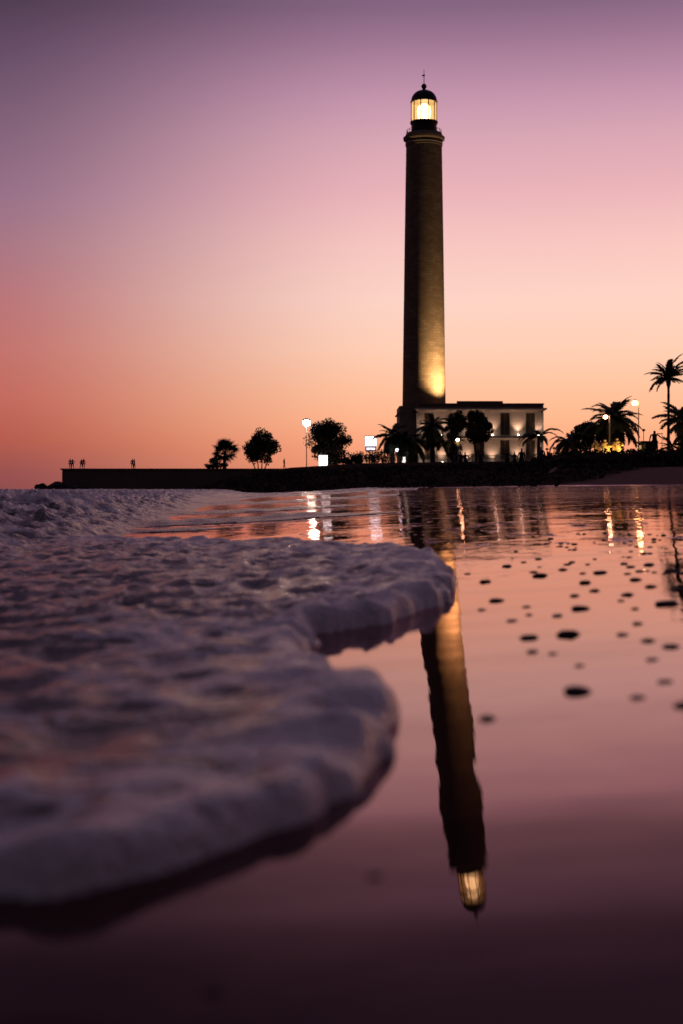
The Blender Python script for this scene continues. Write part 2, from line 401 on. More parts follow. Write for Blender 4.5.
lump = near * (.017 * fbm(X * 3.4, Y * 4.4, 3, .42) + .0075 * (1 - 2.4 * np.abs(perlin(X * 7 + .3 * Y, Y * 7))) + .0012 * fbm(X * 26, Y * 20, 2))
edge = .016 * np.exp(-np.clip(sd, 0, 9) / (.10 + .03 * Y)) * (1 + .9 * perlin(X * 8, Y * 6))
inner = .018 * np.clip(sd / .5, 0, 1.2)
Zf = zsand(X, Y) + prof * (T * .8 + edge + inner * .4 + lump) - .002
rim = np.exp(-np.clip(sd, 0, 9) / (.15 + .05 * Y))
fo = .15 + .70 * rim + (1 - .6 * rim) * (.30 * fbm(X * 3, Y * 1.4, 3) + 11 * lump / near) - .10 * (1 - rim) * sstep(.7, 1.6, Y)
tag(grid_object('sea_foam', X, Y, Zf, M['foam'], {'foam': fo}, keep=sd > -.004), kind='stuff')
bpy.data.objects['sea_foam']['label'] = 'thick white swash foam spreading over the wet sand'

# ------------------------------------------------------------------ pebbles on the wet sand
def pebble_mesh(seed):
    rr = random.Random(seed); bm = bmesh.new(); bmesh.ops.create_icosphere(bm, subdivisions=2, radius=1)
    o = [rr.uniform(0, 9) for _ in range(3)]
    for v in bm.verts:
        k = 1 + .28 * float(perlin(v.co.x * 1.2 + o[0], v.co.y * 1.2 + o[1])) + .12 * float(perlin(v.co.x * 3 + o[2], v.co.y * 3 + v.co.z * 2))
        v.co *= k; v.co.z = max(v.co.z * .38, -.05)
    me = bpy.data.meshes.new('pebble'); bm.to_mesh(me); bm.free(); me.materials.append(M['pebble'])
    me.polygons.foreach_set('use_smooth', [True] * len(me.polygons)); return me
PEB = [pebble_mesh(i) for i in range(6)]
peb = [(540,576,20,0),(485,582,14,0),(468,574,8,0),(497,601,19,0),(482,610,11,0),(527,607,11,0),(529,615,9,0),(512,621,14,0),(558,616,13,'dark pebble between two wider ones, mid sand'),(581,609,22,0),(575,596,14,0),(595,591,14,0),(585,583,16,0),(600,573,17,0),(628,574,9,0),(636,580,15,0),(651,587,15,0),(628,595,17,0),(621,601,9,0),(635,609,9,0),(668,604,30,'long thin dark pebble farthest right of the mid sand'),(638,624,13,0),(623,635,13,0),(649,641,14,0),(671,647,18,'broad dark pebble near right edge, below the long thin pebble'),(652,660,12,0),(666,682,14,'lone oval pebble nearest the right edge above two blurred ones'),(578,692,25,'broad blurred oval pebble alone on the pink sand'),(638,698,15,'small blurred pebble right of the broad blurred oval pebble'),(684,706,18,'blurred pebble cut off by the right edge of the picture'),(568,635,24,'wide flat dark pebble in the middle of the scattered pebbles'),(529,638,17,'dark oval pebble left of the wide flat pebble'),(533,652,11,0),(553,654,9,0),(580,666,11,'single small pebble just above the broad blurred oval pebble'),(488,719,17,'blurred dark pebble right beside the reflected lighthouse tower'),(649,565,14,0),(672,571,18,0),(679,590,17,0),(375,877,15,'faint blurred pebble below the front edge of the foam'),(215,993,24,'faintest pebble, lowest on the dark near sand')]
rr = random.Random(5)
for _ in range(95):
    py = 533 + 42 * rr.random()**1.5; px = rr.uniform(528 + (py - 536) * -.9, 690)
    peb.append((px, py, rr.uniform(4, 11) * (py - 489) / 75, 0))
for i, (px, py, w, lab) in enumerate(peb):
    x, d = ground_at(px, py); s = w * d / F * (.43 if py < 630 else .56)
    o = link('pebble', PEB[i % 6]); o.location = (x, d, Z(x, d)); o.rotation_euler = (0, 0, rr.uniform(-.5, .5)); o.scale = (s, s * rr.uniform(.7, 1.2), s * rr.uniform(.8, 1.2))
    g = 'pebbles scattered on the wet sand'
    if not lab:
        lab = 'dark pebble on bright wet sand below the building reflection' if px < 548 and py < 600 else 'small dark pebble left among those beside the reflected tower' if px < 548 else 'tiny far pebble where the lamp streaks meet the wet sand' if py < 566 else 'dark pebble on the wet sand in the scatter below lamp streaks' if py < 615 else 'small dark pebble low in the scatter, below the lamp streaks'
    tag(o, lab, 'pebble', g)

# ------------------------------------------------------------------ lighthouse
DT = 230.0; tx = PX(424, DT); PMT = F / DT
zb = Z(tx, DT) - .3
lh = tag(empty('lighthouse', (tx, DT, zb)), 'tall dark round stone lighthouse with glowing lantern behind the lit house', 'lighthouse')
def lz(py, r_=2.3): return PZ(py, DT - r_) - zb
rpx = lambda w: w / PMT
b = MB(); b.lathe([(rpx(22.6), 0), (rpx(22.3), lz(412)), (rpx(21.6), lz(404)), (rpx(20.6), lz(330)), (rpx(19.4), lz(240)), (rpx(17.9), lz(143.5))], 64)
autosmooth(b.build('tower_shaft', M['tower'], lh))
b = MB(); b.lathe([(rpx(17.95), lz(143.5)), (rpx(18.5), lz(143)), (rpx(18.5), lz(141)), (rpx(17.6), lz(140.4)), (rpx(17.6), lz(138.6)), (rpx(19.2), lz(137.6)), (rpx(20.6), lz(136.6)), (rpx(20.8), lz(134.4)), (rpx(19.2), lz(133.4)), (rpx(18.2), lz(132.5)), (rpx(17.8), lz(130.4)), (rpx(13), lz(130.2))], 64)
autosmooth(b.build('gallery', M['darkstone'], lh))
b = MB(); b.lathe([(rpx(18.25), lz(132.5)), (rpx(18.45), lz(132.4)), (rpx(18.45), lz(131.5)), (rpx(18.25), lz(131.4))], 64, caps=False)
b.lathe([(rpx(18.2), lz(141.2)), (rpx(18.75), lz(141.1)), (rpx(18.75), lz(140.2)), (rpx(18.2), lz(140.1))], 64, caps=False)
b.build('gallery_moulding', M['stone'], lh, True)
b = MB()
for k in range(24):
    a = 2 * math.pi * k / 24; q = rpx(17.3); b.tube([(q * math.cos(a), q * math.sin(a), lz(130.6)), (q * math.cos(a), q * math.sin(a), lz(126.8))], .035, 6)
for py in (126.8, 128.2):
    b.lathe([(rpx(17.3), lz(py) - .03), (rpx(17.45), lz(py)), (rpx(17.3), lz(py) + .03)], 48, caps=False)
b.build('gallery_railing', M['iron'], lh)
b = MB(); b.lathe([(rpx(12.8), lz(130.4)), (rpx(12.6), lz(122)), (rpx(13.2), lz(121)), (rpx(13.9), lz(119.6)), (rpx(13.9), lz(118.4)), (rpx(12.9), lz(118.0))], 48)
autosmooth(b.build('watch_room', M['iron'], lh))
b = MB(); b.lathe([(rpx(12.5), lz(118)), (rpx(12.5), lz(98.5))], 10, caps=False)
b.build('lantern_glass', M['pane'], lh)
for k in range(10):
    a = 2 * math.pi * k / 10; q = rpx(12.55)
    b = MB(); b.tube([(q * math.cos(a), q * math.sin(a), lz(118.2)), (q * math.cos(a), q * math.sin(a), lz(98.2))], .085, 6); b.build('mullion', M['iron'], lh)
b = MB(); b.lathe([(.5, lz(117.5)), (.95, lz(114.5)), (1.1, lz(108.5)), (.95, lz(103)), (.5, lz(100.5))], 24); b.build('lens', M['lens'], lh, True)
b = MB(); pr = [(rpx(13.4), lz(98.8)), (rpx(13.6), lz(97.8))]
for k in range(9):
    a = k / 8 * math.pi / 2; pr.append((max(rpx(1.7), rpx(12.9) * math.cos(a)**.9), lz(97.4) + (lz(90.2, 0) - lz(97.4)) * math.sin(a)))
pr += [(rpx(1.6), lz(86.6, 0))]
b.lathe(pr, 40); autosmooth(b.build('dome', M['iron'], lh))
b = MB(); b.ball((0, 0, lz(86.4, 0)), rpx(2.7)); fin = b.build('finial_ball', M['iron'], lh, True)
b = MB(); b.tube([(0, 0, lz(84.5, 0)), (0, 0, lz(69.5, 0))], [.07, .035], 8); rod = b.build('lightning_rod', M['iron'], lh)
b = MB(); b.box(-.34, .16, -.03, .03, lz(76.2, 0), lz(74.8, 0)); b.build('weather_vane', M['iron'], rod)

# ------------------------------------------------------------------ keeper's house
DF = 220.0; P_ = DF / F
hz = Z(PX(470, DF), DF) - .4
HX = PX(417, DF)
kh = tag(empty('keepers_house', (HX, DF, hz)), 'long two storey stone house with uplit pale walls and dark shutters', 'house')
def hx(px): return PX(px, DF) - HX
def hh(py): return PZ(py, DF) - hz
W1 = hx(543.5); top = hh(411)
def spotup(name, x, y, z, parent, power, col=(1, .78, .6), size=R(110), tilt=R(4), blend=.9, rad=.12, rz=0):
    l = bpy.data.lights.new(name, 'SPOT'); l.energy = power; l.color = col; l.spot_size = size; l.spot_blend = blend; l.shadow_soft_size = rad
    o = bpy.data.objects.new(name, l); COL.objects.link(o); o.parent = parent; o.location = (x, y, z); o.rotation_euler = (math.pi - tilt, 0, rz); return o
# front wall with openings: piers and spandrels butted together
wins = [429, 454.3, 479.6, 505, 530.5]; ww = 9.2
lev = [(hh(435.2), hh(412.8)), (hh(459.5), hh(440.0))]
b = MB(); xs_ = [0] + sum(([hx(c - ww / 2), hx(c + ww / 2)] for c in wins), []) + [W1]
for i in range(0, len(xs_), 2): b.box(xs_[i], xs_[i + 1], 0, .5, 0, top)
zs_ = [0, lev[1][0], lev[1][1], lev[0][0], lev[0][1], top]
for c in wins:
    for i in (0, 2, 4): b.box(hx(c - ww / 2), hx(c + ww / 2), 0.002, .5, zs_[i], zs_[i + 1])
b.box(0, W1, .5, .9, 0, top); b.box(0, .5, .9, 13, 0, top); b.box(W1 - .5, W1, .9, 13, 0, top); b.box(.5, W1 - .5, 12.5, 13, 0, top)
b.build('wall', M['plaster'], kh)
b = MB(); b.box(hx(400), -.01, 2.2, 13, 0, hh(413)); b.build('side_wing', M['darkstone'], kh)
b = MB(); b.box(hx(398.3), -.25, 2.0, 13.2, hh(413), hh(411.8)); b.box(hx(400), -.25, 2.2, 13, hh(411.8), hh(405)); b.build('wing_parapet', M['darkstone'], kh)
b = MB(); b.box(-.2, W1 + .2, -.35, .2, top, top + .18); b.box(-.35, W1 + .45, -.6, .2, top + .18, top + .45); b.build('cornice', M['stone'], kh)
b = MB(); b.box(0, W1, .0, .5, top + .45, hh(404.5)); b.box(.0, .45, .5, 13, top + .45, hh(404.5)); b.box(W1 - .45, W1, .5, 13, top + .45, hh(404.5)); b.box(-.1, W1 + .1, -.1, .6, hh(404.5), hh(403.3)); b.build('parapet', M['darkstone'], kh)
b = MB(); b.box(hx(457), hx(503), .1, .7, hh(403.3), hh(401)); b.build('raised_parapet', M['darkstone'], kh)
b = MB(); b.box(.5, W1 - .5, .6, 12.5, top + .2, top + .5); b.build('flat_roof', M['darkstone'], kh)
b = MB(); b.box(-.12, W1 + .12, -.9, -.004, hh(438.3), hh(436.4)); b.build('string_course', M['stone'], kh)
for px0, px1 in ((417, 419.6), (541, 543.5)):
    for za, zb_ in ((0, hh(438.4)), (hh(436.3), top)):
        b = MB(); k = 0; z0 = za
        while z0 + .45 < zb_:
            b.box(hx(px0) - .1, hx(px1) + ((0 if k % 2 else .12) if px0 < 450 else 0), -.10, -.004, z0, z0 + .45); z0 += .45; k += 1
        b.build('corner_quoins', M['stone'], kh)
for c in wins:
    for z0, z1 in lev:
        b = MB(); x0, x1 = hx(c - ww / 2), hx(c + ww / 2)
        for (a0, a1, c0, c1) in ((x0, x0 + .1, z0, z1), (x1 - .1, x1, z0, z1), (x0 + .1, x1 - .1, z0, z0 + .1), (x0 + .1, x1 - .1, z1 - .1, z1), ((x0 + x1) / 2 - .04, (x0 + x1) / 2 + .04, z0 + .1, z1 - .1)):
            b.box(a0, a1, .12, .2, c0, c1)
        fr = b.build('window', M['frame'], kh)
        for (a0, a1) in ((x0 + .1, (x0 + x1) / 2 - .04), ((x0 + x1) / 2 + .04, x1 - .1)):
            b = MB(); b.box(a0, a1, .14, .19, z0 + .1, z1 - .1)
            nz = 12
            for k in range(nz): b.box(a0 + .05, a1 - .05, .115, .138, z0 + .12 + k * (z1 - z0 - .3) / nz, z0 + .12 + (k + .6) * (z1 - z0 - .3) / nz)
            b.build('shutter', M['shutter'], fr)
pan = [(423.2, .6), (441.8, 1), (467, 1), (492.3, 1), (517.8, 1.15), (537.8, .6)]
for c, q in pan:
    for py, z0 in ((436.4, hh(436.4)), (461, hh(463.6))):
        b = MB(); x = hx(c); b.box(x - .16, x + .16, -.84, -.54, z0 + .003, z0 + .16) if py < 450 else b.box(x - .16, x + .16, -.84, -.54, z0 - .2, z0 + .16)
        up = b.build('wall_uplight', M['iron'], kh)
        b = MB(); b.box(x - .11, x + .11, -.79, -.58, z0 + .163, z0 + .25); b.build('bulb', M['bulb'], up)
        spotup('wall_uplight_lamp', x, -.68, z0 + .42, kh, 440 * q, (1, .66, .46), R(95), R(12), 1.0, .16)
# tower floodlight on the roof
flx, fly = tx + 4.5, DT - 5.5
fl = tag(empty('floodlight', (flx, fly, hz + hh(409))), 'floodlight on the house roof throwing gold light up the tower', 'floodlight')
b = MB(); b.box(-.25, .25, -.2, .2, 0, .3); b.tube([(0, 0, -.25), (0, 0, .02)], .06); b.build('housing', M['iron'], fl)
b = MB(); b.box(-.2, .2, -.15, .15, .303, .33); b.build('bulb', M['lampo'], fl)
l = bpy.data.lights.new('tower_flood', 'SPOT'); l.energy = 40000; l.color = (1, .64, .28); l.spot_size = R(104); l.spot_blend = 1.0; l.shadow_soft_size = .2
o = bpy.data.objects.new('tower_flood', l); COL.objects.link(o); o.parent = fl; o.location = (0, 0, .4)
dirv = Vector((tx + 1.9, DT - 2.4, PZ(306, DT))) - Vector((flx, fly, hz + hh(409) + .4)); o.rotation_euler = dirv.to_track_quat('-Z', 'Y').to_euler()

# ------------------------------------------------------------------ seawall and rocks
DW = 265.0
sw = empty('seawall', (PX(62, DW), DW, -1)); tag(sw, 'long dark concrete seawall running out into the sea at left', 'seawall')
L = PX(395, DW) - PX(62, DW); zt = PZ(470, DW) + 1
b = MB(); nseg = 40
for k in range(nseg):
    b.box(k * L / nseg + .012, (k + 1) * L / nseg - .012, 0, 22, 0, zt)
b.build('wall_body', M['concrete'], sw)
b = MB()
for k in range(nseg): b.box(k * L / nseg - (.25 if k == 0 else -.02), (k + 1) * L / nseg - .02, -.25, 22.2, zt + .002, zt + .28)
b.build('coping', M['concrete'], sw)
b = MB(); b.box(-.6, L, -1.2, -.004, 0, 1.9); b.build('footing', M['concrete'], sw)
TOPW = zt + .28 - 1
def rock_mesh(seed):
    bm = bmesh.new(); bmesh.ops.create_icosphere(bm, subdivisions=3, radius=1); rr = random.Random(seed); o = rr.uniform(0, 50)
    for v in bm.verts:
        k = 1 + .45 * float(perlin(v.co.x * 1.1 + o, v.co.y * 1.1 + v.co.z)) + .2 * float(perlin(v.co.x * 3 + o, v.co.z * 3 - v.co.y * 2)); v.co *= k
    me = bpy.data.meshes.new('rock'); bm.to_mesh(me); bm.free(); me.materials.append(M['rock']); return me
RK = [rock_mesh(i) for i in range(4)]
rk = [(40.5,486.5,.9,'outermost small dark rock beyond the seawall tip'),(48,487.6,.7,'lowest dark rock between the outermost rock and the seawall'),(53,486,1.0,'dark pointed rock second out from the seawall tip'),(58.5,485.4,1.3,'largest dark rock leaning against the seawall tip'),(66,487,1.1,'dark rock at the waterline under the seawall end'),(75,487.5,1.0,'half sunk rock along the seawall foot below two standing people'),(86,488,.8,'small rock at the seawall foot right of the half sunk rock')]
for i, (px, py, s, lab) in enumerate(rk):
    o = link('rock', RK[i % 4]); D = DW - 1 - (i > 3) * 2.5; o.location = (PX(px, D), D, PZ(py, D) - s * .35); o.scale = (s * 1.35, s, s * .8); o.rotation_euler = (0, 0, i * 1.3); tag(o, lab, 'rock', 'rocks at the seawall tip')

# ------------------------------------------------------------------ vegetation builders
def leaves(mb, pts, size, rr, up=0.0):
    for p in pts:
        s = size * rr.uniform(.6, 1.4)
        a = Vector((rr.gauss(0, 1), rr.gauss(0, 1), rr.gauss(0, 1))).normalized(); c = a.orthogonal().normalized()
        c.rotate(Matrix.Rotation(rr.uniform(0, 6.28), 3, a)); e = a.cross(c); p = Vector(p)
        mb.add([p - c * s * .5, p + e * s * .28, p + c * s * .5, p - e * s * .28], [(0, 1, 2, 3)])
def broad_tree(name, loc, hgt, rx, ry, zlo, label, group, seed, mat, nclump=34, per=90, leaf=.34, multi=1):
    rr = random.Random(seed); t = tag(empty(name, loc), label, 'tree', group)
    tr = MB(); cr = MB()
    zc = (hgt + zlo) / 2; rz = (hgt - zlo) / 2; cl = []
    while len(cl) < nclump:
        v = Vector((rr.uniform(-1, 1), rr.uniform(-1, 1), rr.uniform(-1, 1)))
        if .25 < v.length < 1.0: cl.append(Vector((v.x * rx * .86, v.y * ry * .86, zc + v.z * rz * .88)))
    for k in range(multi):
        ox = (k - (multi - 1) / 2) * .55
        trunk_top = Vector((ox * 2.2 + rr.uniform(-.2, .2), rr.uniform(-.2, .2), zlo + rz * .55))
        tr.tube([(ox, 0, -.3), (ox * 1.2, 0, zlo * .5), tuple(trunk_top)], [.26 / multi**.4 * hgt / 8, .2 / multi**.4 * hgt / 8, .1 * hgt / 8], 8)
        for c in cl[k::multi * 3]:
            m = trunk_top.lerp(c, .5) + Vector((0, 0, rr.uniform(-.1, .3))); tr.tube([trunk_top - Vector((0, 0, rr.uniform(0, .6))), m, c], [.075, .05, .02], 5)
    for c in cl:
        r = rr.uniform(.22, .42) * min(rx, rz)
        pts = []
        for _ in range(int(per * 1.8)):
            v = Vector((rr.gauss(0, 1), rr.gauss(0, 1), rr.gauss(0, .8))).normalized() * r * rr.random()**.4; pts.append(c + v)
        leaves(cr, pts, leaf, rr)
    tr.build('trunk', M['bark'], t, True); cr.build('crown', mat, t); return t
def frond_mesh(length, droop, nl, leaflen, seed, name='frond'):
    rr = random.Random(seed); mb = MB(); pts = []; p = Vector((0, 0, 0)); a = 0; n = 12
    for i in range(n + 1):
        pts.append(p.copy()); a = -droop * (i / n)**1.3; p = p + Vector((math.cos(a), 0, math.sin(a))) * length / n
    mb.tube([tuple(q) for q in pts], [.045 * (1 - .8 * i / n) for i in range(n + 1)], 5)
    for i in range(nl):
        u = .15 + .85 * i / (nl - 1); k = u * n; j = min(int(k), n - 1); q = pts[j].lerp(pts[j + 1], k - j); tdir = (pts[j + 1] - pts[j]).normalized()
        ll = leaflen * (math.sin(math.pi * (.12 + .8 * u))**.7) * rr.uniform(.85, 1.1)
        for sgn in (-1, 1):
            d = (Vector((0, sgn, 0)) * .75 + tdir * .65 + Vector((0, 0, .12 - .45 * rr.random()))).normalized(); wv = tdir * (.05 + .06 * leaflen)
            mid = q + d * ll * .5 + Vector((0, 0, -.02)); tip = q + d * ll + Vector((0, 0, -.22 * ll))
            mb.add([q - wv * .6, q + wv * .6, mid + wv, tip, mid - wv], [(0, 1, 2, 4), (4, 2, 3)])
    me_o = mb.build(name, M['palm']); me = me_o.data; bpy.data.objects.remove(me_o); return me
FR = {'long': frond_mesh(3.4, 1.15, 30, .75, 1), 'arch': frond_mesh(3.0, 1.9, 30, .7, 2), 'stiff': frond_mesh(2.4, .7, 26, .55, 3)}
def fan_mesh():
    mb = MB(); mb.tube([(0,0,0),(.7,0,0),(1.1,0,-.05)], [.03,.02,.02], 5)
    for k in range(17):
        a = R(-125 + 250 * k / 16); d = Vector((math.cos(a), math.sin(a), 0)); e = Vector((-d.y, d.x, 0)) * .075; c = Vector((1.1, 0, -.05))
        mb.add([c, c + d * .45 - e, c + d * .95 + Vector((0, 0, -.25)), c + d * .45 + e], [(0, 1, 2, 3)])
    o = mb.build('frond', M['palm']); me = o.data; bpy.data.objects.remove(o); return me
FR['fan'] = fan_mesh()
def palm(name, loc, trunk_h, r0, kinds, nf, scale, lo, hi, label, group, seed, bend=(0, 0), skirt=False, custom=None):
    rr = random.Random(seed); t = tag(empty(name, loc), label, 'palm tree', group)
    b = MB(); pts = []; rad = []
    for i in range(15):
        u = i / 14; pts.append((bend[0] * u * u, bend[1] * u * u, -.4 + (trunk_h + .4) * u)); rad.append(r0 * (1.25 - .4 * u) * (1.06 if i % 2 else .97))
    b.tube(pts, rad, 10); b.build('trunk', M['bark'], t, True)
    if skirt:
        b = MB(); tp = pts[-1]; b.lathe([(r0 * .8, -1.3), (r0 * 1.5, -.9), (r0 * 2.1, -.2), (r0 * 1.5, .3), (.05, .6)], 12, tp); b.build('crown_boss', M['bark'], t)
    if custom: spec = custom
    else:
        spec = []
        for k in range(nf):
            u = (k + .5) / nf; el = hi + (lo - hi) * u**.8 + rr.uniform(-11, 11); spec.append((k * 137.5 + rr.uniform(-14, 14), el, rr.choice(kinds), scale * rr.uniform(.66, 1.16)))
    for az, el, kd, sc in spec:
        o = link('frond', FR[kd], t); o.location = pts[-1]; o.scale = (sc, sc, sc)
        o.rotation_euler = (Matrix.Rotation(R(az), 4, 'Z') @ Matrix.Rotation(-R(el), 4, 'Y') @ Matrix.Rotation(rr.uniform(-.5, .5), 4, 'X')).to_euler()
    return t
def on(px, D): x = PX(px, D); return (x, D, Z(x, D))
def onw(px, D): return (PX(px, D), D, TOPW)
gT, gP = 'trees along the shore', 'palms along the shore'
# trees on the promenade behind the seawall
DP = 271
palm('fan_palm', onw(224.5, DP), PZ(453, DP) - TOPW, .26, ['fan'], 44, 1.4, -45, 85, 'small fan palm on the seawall with rounded crown, left of the bushy tree', gP, 3)
def bush(px, D, base, h, r, label, seed, mat='leaf', n=7, per=90, leaf=.3, cat='shrub', group='low shrubs on the shore'):
    rr = random.Random(seed); t = tag(empty('shrub', (PX(px, D), D, base)), label, cat, group); cr = MB(); st = MB()
    for k in range(n):
        c = Vector((rr.uniform(-.75, .75) * r, rr.uniform(-.6, .6) * r, h * rr.uniform(.25, .72))); q = rr.uniform(.28, .42) * min(h, r * 1.4)
        leaves(cr, [c + Vector((rr.gauss(0, 1), rr.gauss(0, 1), rr.gauss(0, 1))).normalized() * q * rr.random()**.4 for _ in range(per)], leaf, rr)
        st.tube([(c.x * .3, c.y * .3, -.2), (c.x * .7, c.y * .7, c.z * .6), tuple(c)], [.05, .035, .015], 5)
    cr.build('foliage', M[mat], t); st.build('stems', M['bark'], t); return t
bush(215.5, DP, TOPW, 2.6, 1.3, 'rounded shrub leaning against the fan palm on the seawall', 1)
bush(209.5, DP, TOPW, 1.2, .9, 'lowest round shrub, leftmost on the seawall', 2)
bush(220, DP - 2, TOPW, 1.1, 1.5, 'low spreading shrub at the foot of the fan palm', 3)
broad_tree('broadleaf_tree', onw(260, DP), PZ(429.5, DP) - TOPW, PX(360.5, DP), 3.2, .5, 'bushy many stemmed tree on the seawall right of the fan palm', gT, 21, M['leaf'], 46, 85, .42, 4)
broad_tree('broadleaf_tree', onw(328.5, DP + 2), PZ(417, DP) - TOPW, PX(364, DP), 3.8, .2, 'tall rounded tree beside the bright white street lamp', gT, 31, M['leaf_b'], 70, 85, .45, 3)
for px, h, r, lab, sd in ((345, 1.3, 1.6, 'low shrub right of the tall rounded tree', 5), (352, 1.6, 1.7, 'mid sized shrub between the rounded tree and the billboard', 6), (361, 2.0, 1.9, 'dark shrub left of the billboard posts', 7), (374, 2.4, 1.9, 'dark shrub under the lit billboard', 8), (384, 2.0, 1.9, 'dark shrub right of the billboard posts', 9)):
    bush(px, 212, Z(PX(px, 212), 212), h, r, lab, sd)
# dark palms and trees before the house
palm('date_palm', on(392.5, 205), PZ(436, 205) - on(392.5, 205)[2], .28, ['arch', 'long'], 46, .95, -65, 75, 'leafy palm left of the lighthouse, over the small white lamp', gP, 41)
palm('date_palm', on(409, 204), PZ(440, 204) - on(409, 204)[2], .28, ['arch', 'long'], 52, 1.1, -75, 70, 'dark palm against the foot of the lighthouse tower', gP, 42)
palm('date_palm', on(432.5, 206), PZ(428, 206) - on(432.5, 206)[2], .3, ['arch', 'long'], 60, .95, -80, 80, 'dark drooping palm before the left end of the lit house', gP, 43)
broad_tree('broadleaf_tree', on(456.5, 207), PZ(411, 207) - on(456, 207)[2], 1.75, 1.6, PZ(442, 207) - on(456, 207)[2], 'narrow dark tree left of the tallest tree before the house', gT, 51, M['leaf'], 34, 80, .36, 1)
broad_tree('broadleaf_tree', on(478, 208), PZ(405.5, 208) - on(478, 208)[2], 2.1, 1.9, PZ(448, 208) - on(478, 208)[2], 'tallest dark tree before the house, reaching the cornice', gT, 52, M['leaf'], 44, 90, .38, 2)
palm('small_palm', on(452.5, 203), PZ(443, 203) - on(452.5, 203)[2], .16, ['arch'], 16, 1.0, -25, 50, 'slender young palm with few arching fronds before the house', gP, 44)
palm('small_palm', on(538.5, 203), PZ(437, 203) - on(538.5, 203)[2], .2, ['long'], 0, 1, 0, 0, 'palm with one high curved frond at the right house corner', gP, 45,
     custom=[(5, 52, 'arch', 1.35), (-25, 40, 'arch', 1.1), (182, 28, 'arch', 1.15), (165, 20, 'arch', 1.15), (195, 8, 'arch', 1.0), (150, 0, 'arch', .95), (205, 40, 'arch', 1.0), (90, 50, 'arch', .9), (-60, 20, 'arch', .9), (235, 60, 'arch', .8), (10, -10, 'arch', .7), (270, 20, 'arch', .8)])
DR = 155
palm('small_palm', on(567.5, 165), PZ(440, 165) - on(567.5, 165)[2], .17, ['arch'], 20, 1.0, -20, 45, 'low palm with drooping fronds beside the pale picket fence', gP, 46)
broad_tree('broadleaf_tree', on(586, 170), PZ(420, 170) - on(586, 170)[2], 1.9, 1.8, PZ(451, 170) - on(586, 170)[2], 'small round tree just left of the wide date palm', gT, 53, M['leaf'], 34, 80, .34, 1)
palm('wide_palm', on(613.5, 160), PZ(421, 160) - on(613.5, 160)[2], .4, ['arch', 'long'], 96, 1.08, -70, 88, 'wide bushy date palm standing over the golden statues', gP, 47)
palm('tall_palm', on(668.5, 175), PZ(378, 175) - on(668.5, 175)[2], .17, ['stiff', 'long'], 44, 1.0, -8, 88, 'tallest thin trunked palm at the right edge', gP, 48, skirt=True)
palm('date_palm', on(683.5, 160), PZ(421, 160) - on(683.5, 160)[2], .3, ['long', 'stiff'], 54, 1.05, -35, 70, 'bushy palm cut by the right edge, beside the tall palm', gP, 49)
palm('small_palm', on(672, 158), PZ(446, 158) - on(672, 158)[2], .12, ['stiff'], 24, .7, -20, 70, 'smallest palm at the foot of the tall thin palm', gP, 50)

# hedge and bank scrub
rr = random.Random(77)
def hedge(px0, px1, D, htop, label, seed, dens=230):
    x0, x1 = PX(px0, D), PX(px1, D); t = tag(empty('hedge', ((x0 + x1) / 2, D, Z((x0 + x1) / 2, D))), label, 'hedge', 'hedges along the bank')
    r2 = random.Random(seed); pts = []; zc = Z((x0 + x1) / 2, D); st = MB()
    for _ in range(int((x1 - x0) * dens)):
        x = r2.uniform(x0, x1); y = r2.uniform(-.8, .8); zt_ = htop(CX + x * F / D) ; hx_ = PZ(zt_, D) + .22 * float(fbm(x * 1.3, 3.1, 3)); g = Z(x, D + y)
        pts.append((x - (x0 + x1) / 2, y, g - zc + (hx_ - g) * r2.random()**.75))
    mb = MB(); leaves(mb, pts, .26, r2); mb.build('foliage', M['leaf'], t)
    x = x0
    while x < x1:
        g = Z(x, D); h = PZ(htop(CX + x * F / D), D) - g
        st.tube([(x - (x0 + x1) / 2, 0, g - zc - .2), (x - (x0 + x1) / 2 + r2.uniform(-.2, .2), r2.uniform(-.2, .2), g - zc + h * .85)], [.05, .02], 5); x += .5
    st.build('stems', M['bark'], t); return t
hedge(546, 632, 119, lambda p: float(np.interp(p, [540, 555, 575, 600, 632], [463, 459, 456.5, 458.5, 457.5])), 'dark hedge along the bank below the golden statues', 8)
hedge(632.5, 705, 119, lambda p: float(np.interp(p, [632, 645, 660, 700], [455.5, 454, 452.6, 452.2])), 'dark hedge along the bank under the standing person at right', 9)
hedge(404, 470, 125, lambda p: float(np.interp(p, [404, 420, 440, 470], [467, 466, 465, 464])), 'low dark hedge on the bank below the lighthouse', 10)
hedge(470.5, 546, 125, lambda p: float(np.interp(p, [470, 490, 520, 546], [464.5, 463.5, 463.5, 463])), 'low dark hedge on the bank before the lit house', 11)
pts = []
while len(pts) < 15000:
    y = rr.uniform(88, 232); x = rr.uniform(-22, 32); f = float(foot(x)); vl = f + 1.0 if x < 14 else 90 + (x - 14) / 14 * 27
    if y < vl + 1 + 2 * float(perlin(x * .3, y * .3)) or y > f + 55: continue
    if float(perlin(x * .45, y * .3)) < -.12: continue
    pts.append((x, y, Z(x, y) + rr.random()**1.6 * .42))
mb = MB(); leaves(mb, pts, .34, rr); tag(mb.build('ground_cover', M['scrub']), 'dark low scrub covering the beach bank', kind='stuff')

